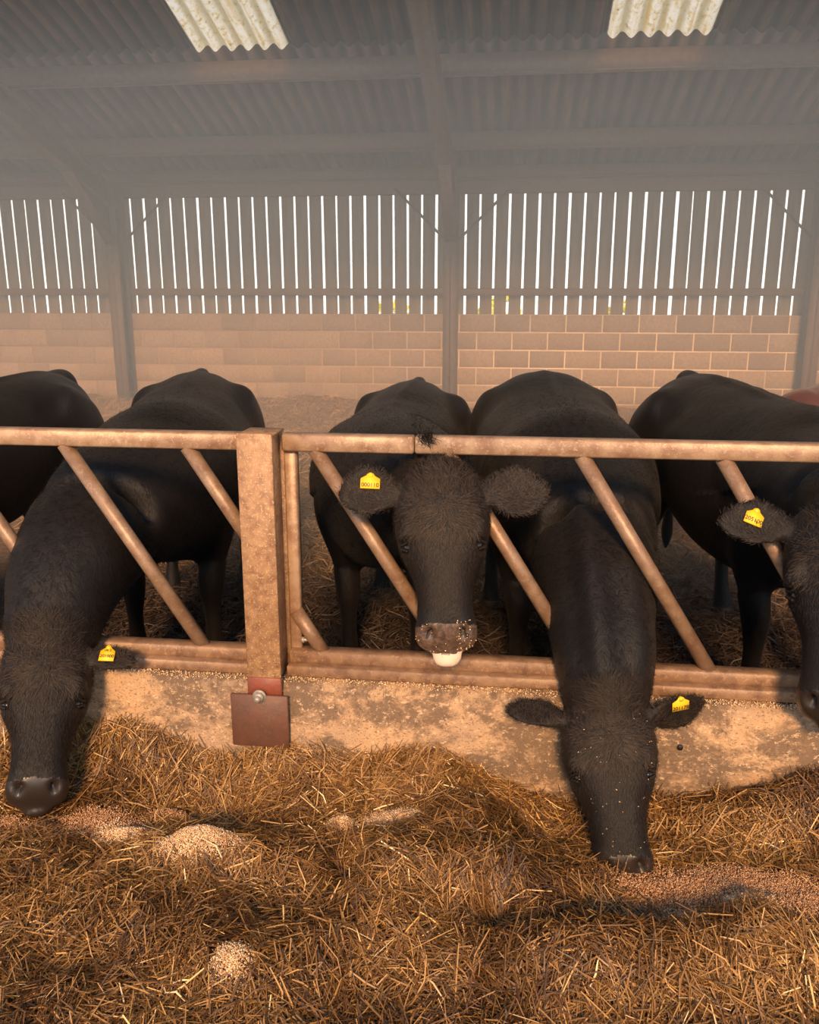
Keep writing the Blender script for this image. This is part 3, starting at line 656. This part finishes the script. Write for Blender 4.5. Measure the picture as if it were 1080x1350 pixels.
        ring_loft(b2, R); ear_frames.append((base, d, n_, wdir, L_, w_))
    body = remesh('body', b2.mesh('s2'), voxel, 3, .5)
    V = co(body); q = V - O; tc_ = (q @ a) / hs; uc = (q @ l) / hs; vc = (q @ f) / hs
    N_ = np.empty(len(V) * 3, dtype=np.float32); body.vertices.foreach_get('normal', N_); N_ = N_.reshape(-1, 3)
    def blob(t0_, u0, v0, rt, ru, rv): return np.exp(-((tc_ - t0_) / rt) ** 2 - ((uc - u0) / ru) ** 2 - ((vc - v0) / rv) ** 2)
    D = np.zeros(len(V))
    for s in (-1, 1):
        D -= .022 * blob(.222, s * .138, -.035, .024, .03, .03)            # eye socket
        D += .010 * blob(.190, s * .124, -.008, .014, .035, .03)           # brow
        D += .005 * blob(.252, s * .13, -.04, .010, .03, .03)
        D -= .010 * blob(.31, s * .085, -.05, .06, .03, .05)               # cheek hollow
        D -= .034 * blob(.484 + 0 * tc_, s * .053, -.004, .018, .011 + 0.0 * uc, .035)  # nostril
        D += .007 * blob(.462, s * .052, .0, .012, .02, .03) + .006 * blob(.495, s * .070, -.01, .02, .012, .03)
    D -= .008 * blob(.30, 0, .02, .10, .03, .03) * 0
    D += .006 * blob(.10, 0, .03, .05, .06, .04)
    mouth = np.exp(-((vc - (-.083)) / .007) ** 2) * (tc_ > .40) * (tc_ < .60); D -= .010 * mouth
    # soft skin folds over body
    xb = ((V - loc) @ fx) / scale; yb = ((V - loc) @ ly) / scale; zb = (V[:, 2] - loc[2]) / scale
    def bb3(x0, y0, z0, rx, ry, rz): return np.exp(-((xb - x0) / rx) ** 2 - ((np.abs(yb) - y0) / ry) ** 2 - ((zb - z0) / rz) ** 2)
    far = tc_ < -.08
    if folds: D += np.where(tc_ < .0, .013 * np.cos(uc * 2 * np.pi / .15) * np.exp(-(uc / .17) ** 2) * np.clip(-tc_ / .12, 0, 1) * np.clip((1.0 + tc_) / .3, 0, 1) * (V[:, 1] < 3.6), 0)
    D += np.where(far, .010 * bb3(-.42, .25, 1.15, .07, .08, .07) - .018 * bb3(-.26, .27, 1.06, .09, .08, .09) + .024 * bb3(.50, .25, .92, .13, .12, .20) - .016 * bb3(.30, .30, .85, .06, .12, .22) - .010 * bb3(-.62, .16, 1.16, .08, .06, .06) + .014 * bb3(-.3, 0, 1.2, .5, .03, .1), 0)
    fold = (vnoise(V[:, 0] * 1.0, V[:, 2] * 1.0 + V[:, 1], 5.5) - .5) * .010; D += np.where(tc_ < -.08, fold, 0)
    V2 = V + N_ * D[:, None] * hs; body.vertices.foreach_set('co', V2.astype(np.float32).ravel())
    # materials by patch
    for mm in (coat, M[mz], M['nostril'], M['lip'], M['hoof']): body.materials.append(mm)
    nF = len(body.polygons); C3 = np.empty(nF * 3, dtype=np.float32); body.polygons.foreach_get('center', C3); C3 = C3.reshape(-1, 3).astype(float); q = C3 - O
    t3, u3, v3 = q @ a / hs, q @ l / hs, q @ f / hs; mi = np.zeros(nF, dtype=np.int32)
    inh = (np.abs(u3) < .13) & (v3 > -.2) & (t3 < .62) & (v3 < .06)
    mi[inh & (t3 > .452 + .25 * (u3 ** 2) / .02 * .12) & (v3 > -.078)] = 1
    for s in (-1, 1): mi[inh & (((t3 - .486 + s * 0 * u3) / .018) ** 2 + ((u3 - s * .053 - s * (t3 - .486) * .5) / .010) ** 2 < 1) & (v3 > -.05)] = 2
    if lip: mi[inh & (t3 > .535) & (v3 < -.020 ) & (v3 > -.10) & (t3 > .553 - .2 * np.abs(u3)) & (np.abs(u3) < .043)] = 3
    mi[(C3[:, 2] < loc[2] + .05 * scale)] = 4
    body.polygons.foreach_set('material_index', mi)
    body.polygons.foreach_set('use_smooth', np.ones(nF, dtype=bool)); body.update()
    base = Vector((loc[0], loc[1], loc[2])); root = empty('cow', base); tag(root, label, 'cow', group)
    bo = link('body', body, None, root)
    for s in (-1, 1):                                # eyes: lids sit over a glossy ball
        e0 = HW([.224, s * .1035, -.034])[0]; bb = MB(); R = []; qn = 20
        for ph in np.linspace(-np.pi / 2 * .97, np.pi / 2 * .97, 13): R.append(e0 + hs * .0185 * (math.sin(ph) * a + math.cos(ph) * (np.cos(np.arange(qn) * 2 * np.pi / qn)[:, None] * l + np.sin(np.arange(qn) * 2 * np.pi / qn)[:, None] * f)))
        ring_loft(bb, R); eo = bb.build('eye', M['eye'], root, True)
        lb = MB()
        for (up_, tt0) in ((-1, .207), (1, .240)):
            pts = [HW([tt0 + up_ * (-.010) * math.cos(w_ * 1.3), s * (.1175 + .009 * math.cos(w_ * 1.5) - .010 * (w_ > 0) * w_), -.034 + .024 * w_])[0] for w_ in np.linspace(-1, 1, 9)]
            for p_, p2_ in zip(pts[:-1], pts[1:]): lb.tube(p_, p2_, .0045 * hs, 8)
        lb.build('eyelid', coat, root, True)
    if tag_:
        side, sfrac, wfrac, txt, rot, size = tag_
        ef = [e for e, ee in zip(ear_frames, ears) if ee[0] == side][0]; bs, d, n_, wd, L_, w_ = ef
        c = bs + d * L_ * sfrac * hs + wd * w_ * wfrac * hs + n_ * .020
        # tag hangs in the plane of the ear face
        r_ = math.radians(rot); rt_ = RT - n_ * (RT @ n_); rt_ = nrm(rt_); dn_ = np.cross(rt_, n_); dn_ = dn_ if dn_[2] < 0 else -dn_
        ax = rt_ * math.cos(r_) + dn_ * math.sin(r_); ay = np.cross(n_, ax); ay = ay if ay @ dn_ < 0 else -ay      # ay up on the tag
        w2, h2 = size[0] / 2, size[1]; out = [(-w2, -h2 * .62), (w2, -h2 * .62), (w2, h2 * .05), (w2 * .45, h2 * .25), (w2 * .28, h2 * .42), (-w2 * .28, h2 * .42), (-w2 * .45, h2 * .25), (-w2, h2 * .05)]
        V = [c + ax * x_ + ay * y_ + n_ * z_ for z_ in (.0, .003) for x_, y_ in out]; kk = len(out); bb = MB(); i = np.arange(kk); j = (i + 1) % kk
        bb.add(V + [c + ay * -.2 * h2, c + ay * -.2 * h2 + n_ * .003], np.c_[i, j, j + kk, i + kk], np.vstack([np.c_[j, i, np.full(kk, 2 * kk)], np.c_[i + kk, j + kk, np.full(kk, 2 * kk + 1)]]))
        bb.tube(c + ay * h2 * .30 - n_ * .004, c + ay * h2 * .30 + n_ * .006, .007, 12)
        tg = bb.build('ear_tag', M['tag'], root); tg['label'] = 'yellow plastic ear tag with black digits'
        for ti, (tx, sz, dy) in enumerate(txt):
            cu = bpy.data.curves.new('t', 'FONT'); cu.body = tx; cu.size = sz; cu.align_x = 'CENTER'; cu.align_y = 'CENTER'; cu.extrude = .0004; cu.offset = sz * .012
            to = bpy.data.objects.new('t', cu); COL.objects.link(to); dg = bpy.context.evaluated_depsgraph_get(); tm = bpy.data.meshes.new_from_object(to.evaluated_get(dg)); bpy.data.objects.remove(to)
            Vt = co(tm); Vt = c + ay * (-.62 * h2 * .0) + Vt[:, 0:1] * ax + (Vt[:, 1:2] + dy) * ay + (Vt[:, 2:3] + .0040) * n_
            if np.cross(ax, ay) @ n_ < 0: pass
            tm.vertices.foreach_set('co', Vt.astype(np.float32).ravel()); tm.update(); tm.name = 'tag_number'; tm.materials.clear()
            lo = link('tag_number', tm, M['ink'], None); lo.parent = tg
    if hair:
        body.calc_loop_triangles(); A = np.empty(nF, dtype=np.float32); body.polygons.foreach_get('area', A); Nf = np.empty(nF * 3, dtype=np.float32); body.polygons.foreach_get('normal', Nf); Nf = Nf.reshape(-1, 3).astype(float)
        hm = np.clip(1 - (t3 - .38) / .08, 0, 1); hd_ = (t3 > -.06) & (np.abs(u3) < .36) & (v3 > -.3); mi0 = mi == 0; wt = A * hm * mi0 * np.where(hd_, 1, np.where(Nf[:, 1] < .3, .12 * np.clip((4.6 - C3[:, 1]) / 1.2, .1, 1) * (C3[:, 2] > .45), 0)); wt = np.where(wt > 0, wt, 0) / np.sum(np.where(wt > 0, wt, 0))
        ci = rng.choice(nF, hair, p=wt); P0 = C3[ci] + rng.normal(0, voxel * .35, (hair, 3)); nn = Nf[ci]; ht, hu = t3[ci], u3[ci]
        # whorl at the forehead, hair runs down the face below it and up/outward above
        sw = np.stack([ht - .13, hu], -1); rr = np.linalg.norm(sw, axis=1) + 1e-4
        dirh = (np.clip((ht - .10) / .10, -.5, 1) + .1)[:, None] * a + (hu / rr * np.clip(1 - np.abs(ht - .14) / .12, 0, 1) * .8)[:, None] * l
        gd = -.5 * fx - .8 * zz; dirh = np.where(hd_[ci][:, None], dirh, gd[None, :])
        cl = (vnoise(ht * 60, hu * 60 + 7, 1.0) - .5) * 1.6
        dirh = dirh + cl[:, None] * l + rng.normal(0, .22, (hair, 3)); dirh -= nn * (dirh * nn).sum(1)[:, None]; dirh /= np.linalg.norm(dirh, axis=1)[:, None]
        Ln = np.where((ht < .02) & (ht > -.10) & (np.abs(hu) < .09), .046, np.where((ht < .20) & (np.abs(hu) < .10), .028, .013)) * rng.uniform(.5, 1.2, hair) * (np.abs(hu) < .14) + (np.abs(hu) >= .14) * .016 * rng.uniform(.5, 1.3, hair)
        lift = rng.uniform(.05, .40, hair); s_ = np.cross(dirh, nn); s_ /= np.linalg.norm(s_, axis=1)[:, None] + 1e-9; wv = rng.uniform(.0005, .0010, hair)
        p1 = P0 + (dirh + nn * lift[:, None]) * (Ln * .55)[:, None]; p2 = P0 + (dirh + nn * (lift * .35)[:, None]) * Ln[:, None]
        V = np.stack([P0 - s_ * wv[:, None], P0 + s_ * wv[:, None], p1 - s_ * wv[:, None] * .8, p1 + s_ * wv[:, None] * .8, p2], 1).reshape(-1, 3); bI = np.arange(hair)[:, None] * 5
        hm_ = np_mesh('coat_hair', V, [bI + [0, 1, 3, 2], bI + [2, 3, 4]], False); a_ = hm_.attributes.new('tint', 'FLOAT', 'POINT'); a_.data.foreach_set('value', np.repeat(np.where(hd_[ci], .25 + .75 * rng.random(hair) * np.exp(-((ht - .12) / .16) ** 2), .0), 5).astype(np.float32)); ho = link('coat_hair', hm_, M['hair_brown'] if hair > 0 else M['hair'], root); tag(ho, kind='stuff')
    if spot:                                         # flecks of feed stuck to the face
        npt = 60; sel = rng.choice(np.where(inh & (t3 > .0) & (v3 > -.03))[0], npt) if spot != 'nose' else rng.choice(np.where(inh & (t3 > .445) & (v3 > -.07) & ((np.abs(u3 - .05) < .025) | (rng.random(nF) < .12)))[0], 70)
        fo = flakes(C3[sel] + np.array([0, -.003, 0]), .0026 if spot != 'nose' else .003, M['grain'], 'feed_fleck', rng.random(len(sel))); fo.parent = root; fo.matrix_parent_inverse = Matrix.Translation(-base); tag(fo, kind='stuff')
    return root, HW, ear_frames

def cam_ray(px, py): return nrm(ray(px, py))
coat = M['coat']
def head_pose(px0, py0, Y0, px1, py1, Y1, hs):
    """poll and muzzle positions at their own depths -> poll, axis, size"""
    A = PY(px0, py0, Y0); B = PY(px1, py1, Y1); return A, B - A, np.linalg.norm(B - A) / .545
# centre cow, head through the barrier, looking at the camera
O, ax, hs = head_pose(581, 622, 2.50, 590, 862, 2.33, 1)
make_cow('black cow with head up through the barrier facing the camera, white lower lip', (-.56, 4.12), -1, 1.0, .93, O, ax, -cam_ray(588, 740) + RT * .02, (.15, -1, .10),
         [(-1, -RT * 1 + UP * -.06 - FW * .05, .212, .155, -FW + UP * .3), (1, RT + UP * .02 - FW * .05, .225, .155, -FW + UP * .3)], coat, .0088, 60000, (-1, .52, -.28, [('000110', .0175, -.018)], 2, (.058, .046)), lip=True, hs=hs, spot='nose', mz='muzzle', nb=.03, neck_lift=.05)
# cow feeding at the right of centre
O, ax, hs = head_pose(798, 925, 2.36, 826, 1172, 2.10, 1)
make_cow('black cow with head lowered over the concrete, muzzle in the brown meal', (.19, 4.02), 5, 1.03, 1.13, O, ax, -cam_ray(805, 1040) + RT * .05, (0, -.45, -1),
         [(-1, -RT + UP * .14 - FW * -.1, .215, .11, UP * .7 - FW * .6), (1, RT + UP * .28 + FW * .05, .215, .125, -FW - UP * .5)], coat, .0088, 60000, (1, .60, .30, [('201178', .0165, -.018)], -6, (.050, .044)), hs=hs, nw=1.0, rump=1.02, folds=True, spot=True)
# cow at the left, feeding
O, ax, hs = head_pose(62, 836, 2.38, 45, 1066, 2.12, 1)
make_cow('black cow at the left edge with head down in the hay, body turned sideways', (-1.62, 4.05), 12, 1.03, .98, O, ax, -cam_ray(50, 950) - RT * .10, (.1, -.5, -1),
         [(1, RT - UP * .12 - FW * .0, .19, .09, -FW + UP * .8), (-1, RT * .22 + UP * 1.0, .20, .085, -FW - RT * .5)], coat, .0092, 55000, (1, .50, .05, [('UK 2', .010, .004), ('201000', .0145, -.016)], 0, (.046, .052)), hs=hs, neck_lift=.0, nw=1.12)
# cow at the right edge
O, ax, hs = head_pose(1114, 672, 2.46, 1098, 962, 2.30, 1)
make_cow('black cow at the right edge, tagged ear towards the post, back sloping out of frame', (1.06, 3.98), 12, 1.05, 1.0, O, ax, -cam_ray(1110, 830) - RT * .10, (-.2, -1, -.1),
         [(-1, -RT + UP * .06, .215, .12, -FW + UP * .3), (1, RT, .2, .12, -FW)], coat, .010, 30000, (-1, .58, -.22, [('205100', .0175, -.016)], 24, (.052, .048)), hs=hs)
# behind at the far left
make_cow('black cow at the far left, only its rump and flank in view', (-2.75, 4.05), -8, 1.02, 1.0, (-2.75, 2.55, .62), (0, -.35, -1), (0, -1, .3), (0, -.6, -.8),
         [(1, (1, 0, 0), .19, .11, (0, -1, 0)), (-1, (-1, 0, 0), .19, .11, (0, -1, 0))], coat, .012)
# brown one standing behind
make_cow('reddish brown cow standing behind at the right edge, just its back showing', (2.35, 5.35), -70, 1.04, 1.0, (1.35, 5.0, 1.05), (-.5, 0, -1), (-1, 0, .5), (-1, 0, -.2),
         [(1, (0, -1, 0), .19, .11, (-1, 0, 0)), (-1, (0, 1, 0), .19, .11, (-1, 0, 0))], M['coat_brown'], .014, group='cattle standing behind')
#END
# ---------------------------------------------------------------- grass bank outside, seen low through the gaps
def bush(cx, cy, r, hgt, nm, label):
    n = 1500; V = []; F = []
    th = rng.random(n) * 6.28; rr = np.sqrt(rng.random(n)) * r; zz = rng.random(n)
    p = np.c_[cx + rr * np.cos(th), cy + rr * np.sin(th) * .5, hgt * (zz * np.sqrt(np.maximum(0, 1 - (rr / r) ** 2)) * 1.0)]
    p[:, 2] -= .55
    d = rng.normal(size=(n, 3)); d /= np.linalg.norm(d, axis=1)[:, None]; s = np.cross(d, rng.normal(size=(n, 3))); s /= np.linalg.norm(s, axis=1)[:, None]
    a = p + d * .11; b2 = p - d * .11; c2 = p + s * .05; d2 = p - s * .05
    V = np.stack([a, c2, b2, d2], 1).reshape(-1, 3); F = np.arange(n * 4).reshape(-1, 4)
    tag(link(nm, np_mesh(nm, V, [F]), M['grass']), label, 'bush', 'bushes behind the barn')
for px, top, wd_, lb_ in ((515, 1.50, .75, 'just left of the central steel column'), (655, 1.52, .95, 'just right of the central steel column'), (815, 1.46, .62, 'further right, midway along the right-hand bay')):
    q = PY(px, 400, 17.0); bush(q[0], 17.0, wd_, top + .60, 'bush', 'yellow green bush outside, glimpsed low through board gaps ' + lb_)
# ---------------------------------------------------------------- haze volume added as a pale veil over the back of the pen
hz = MB().box(XL + .1, XR - .1, 4.3, YW - .05, .0, 3.45).build('haze', None)
m = bpy.data.materials.new('pen_haze'); m.use_nodes = True; m.node_tree.nodes.clear(); q = m.node_tree.nodes.new('ShaderNodeVolumeScatter'); q.inputs['Color'].default_value = (.64, .82, 1, 1)
q.inputs['Density'].default_value = HAZE_DENSITY; q.inputs['Anisotropy'].default_value = .1
mo = m.node_tree.nodes.new('ShaderNodeOutputMaterial'); m.node_tree.links.new(q.outputs[0], mo.inputs['Volume']); hz.data.materials.append(m); tag(hz, 'bluish haze filling the air of the cattle pen', 'haze', kind='stuff')
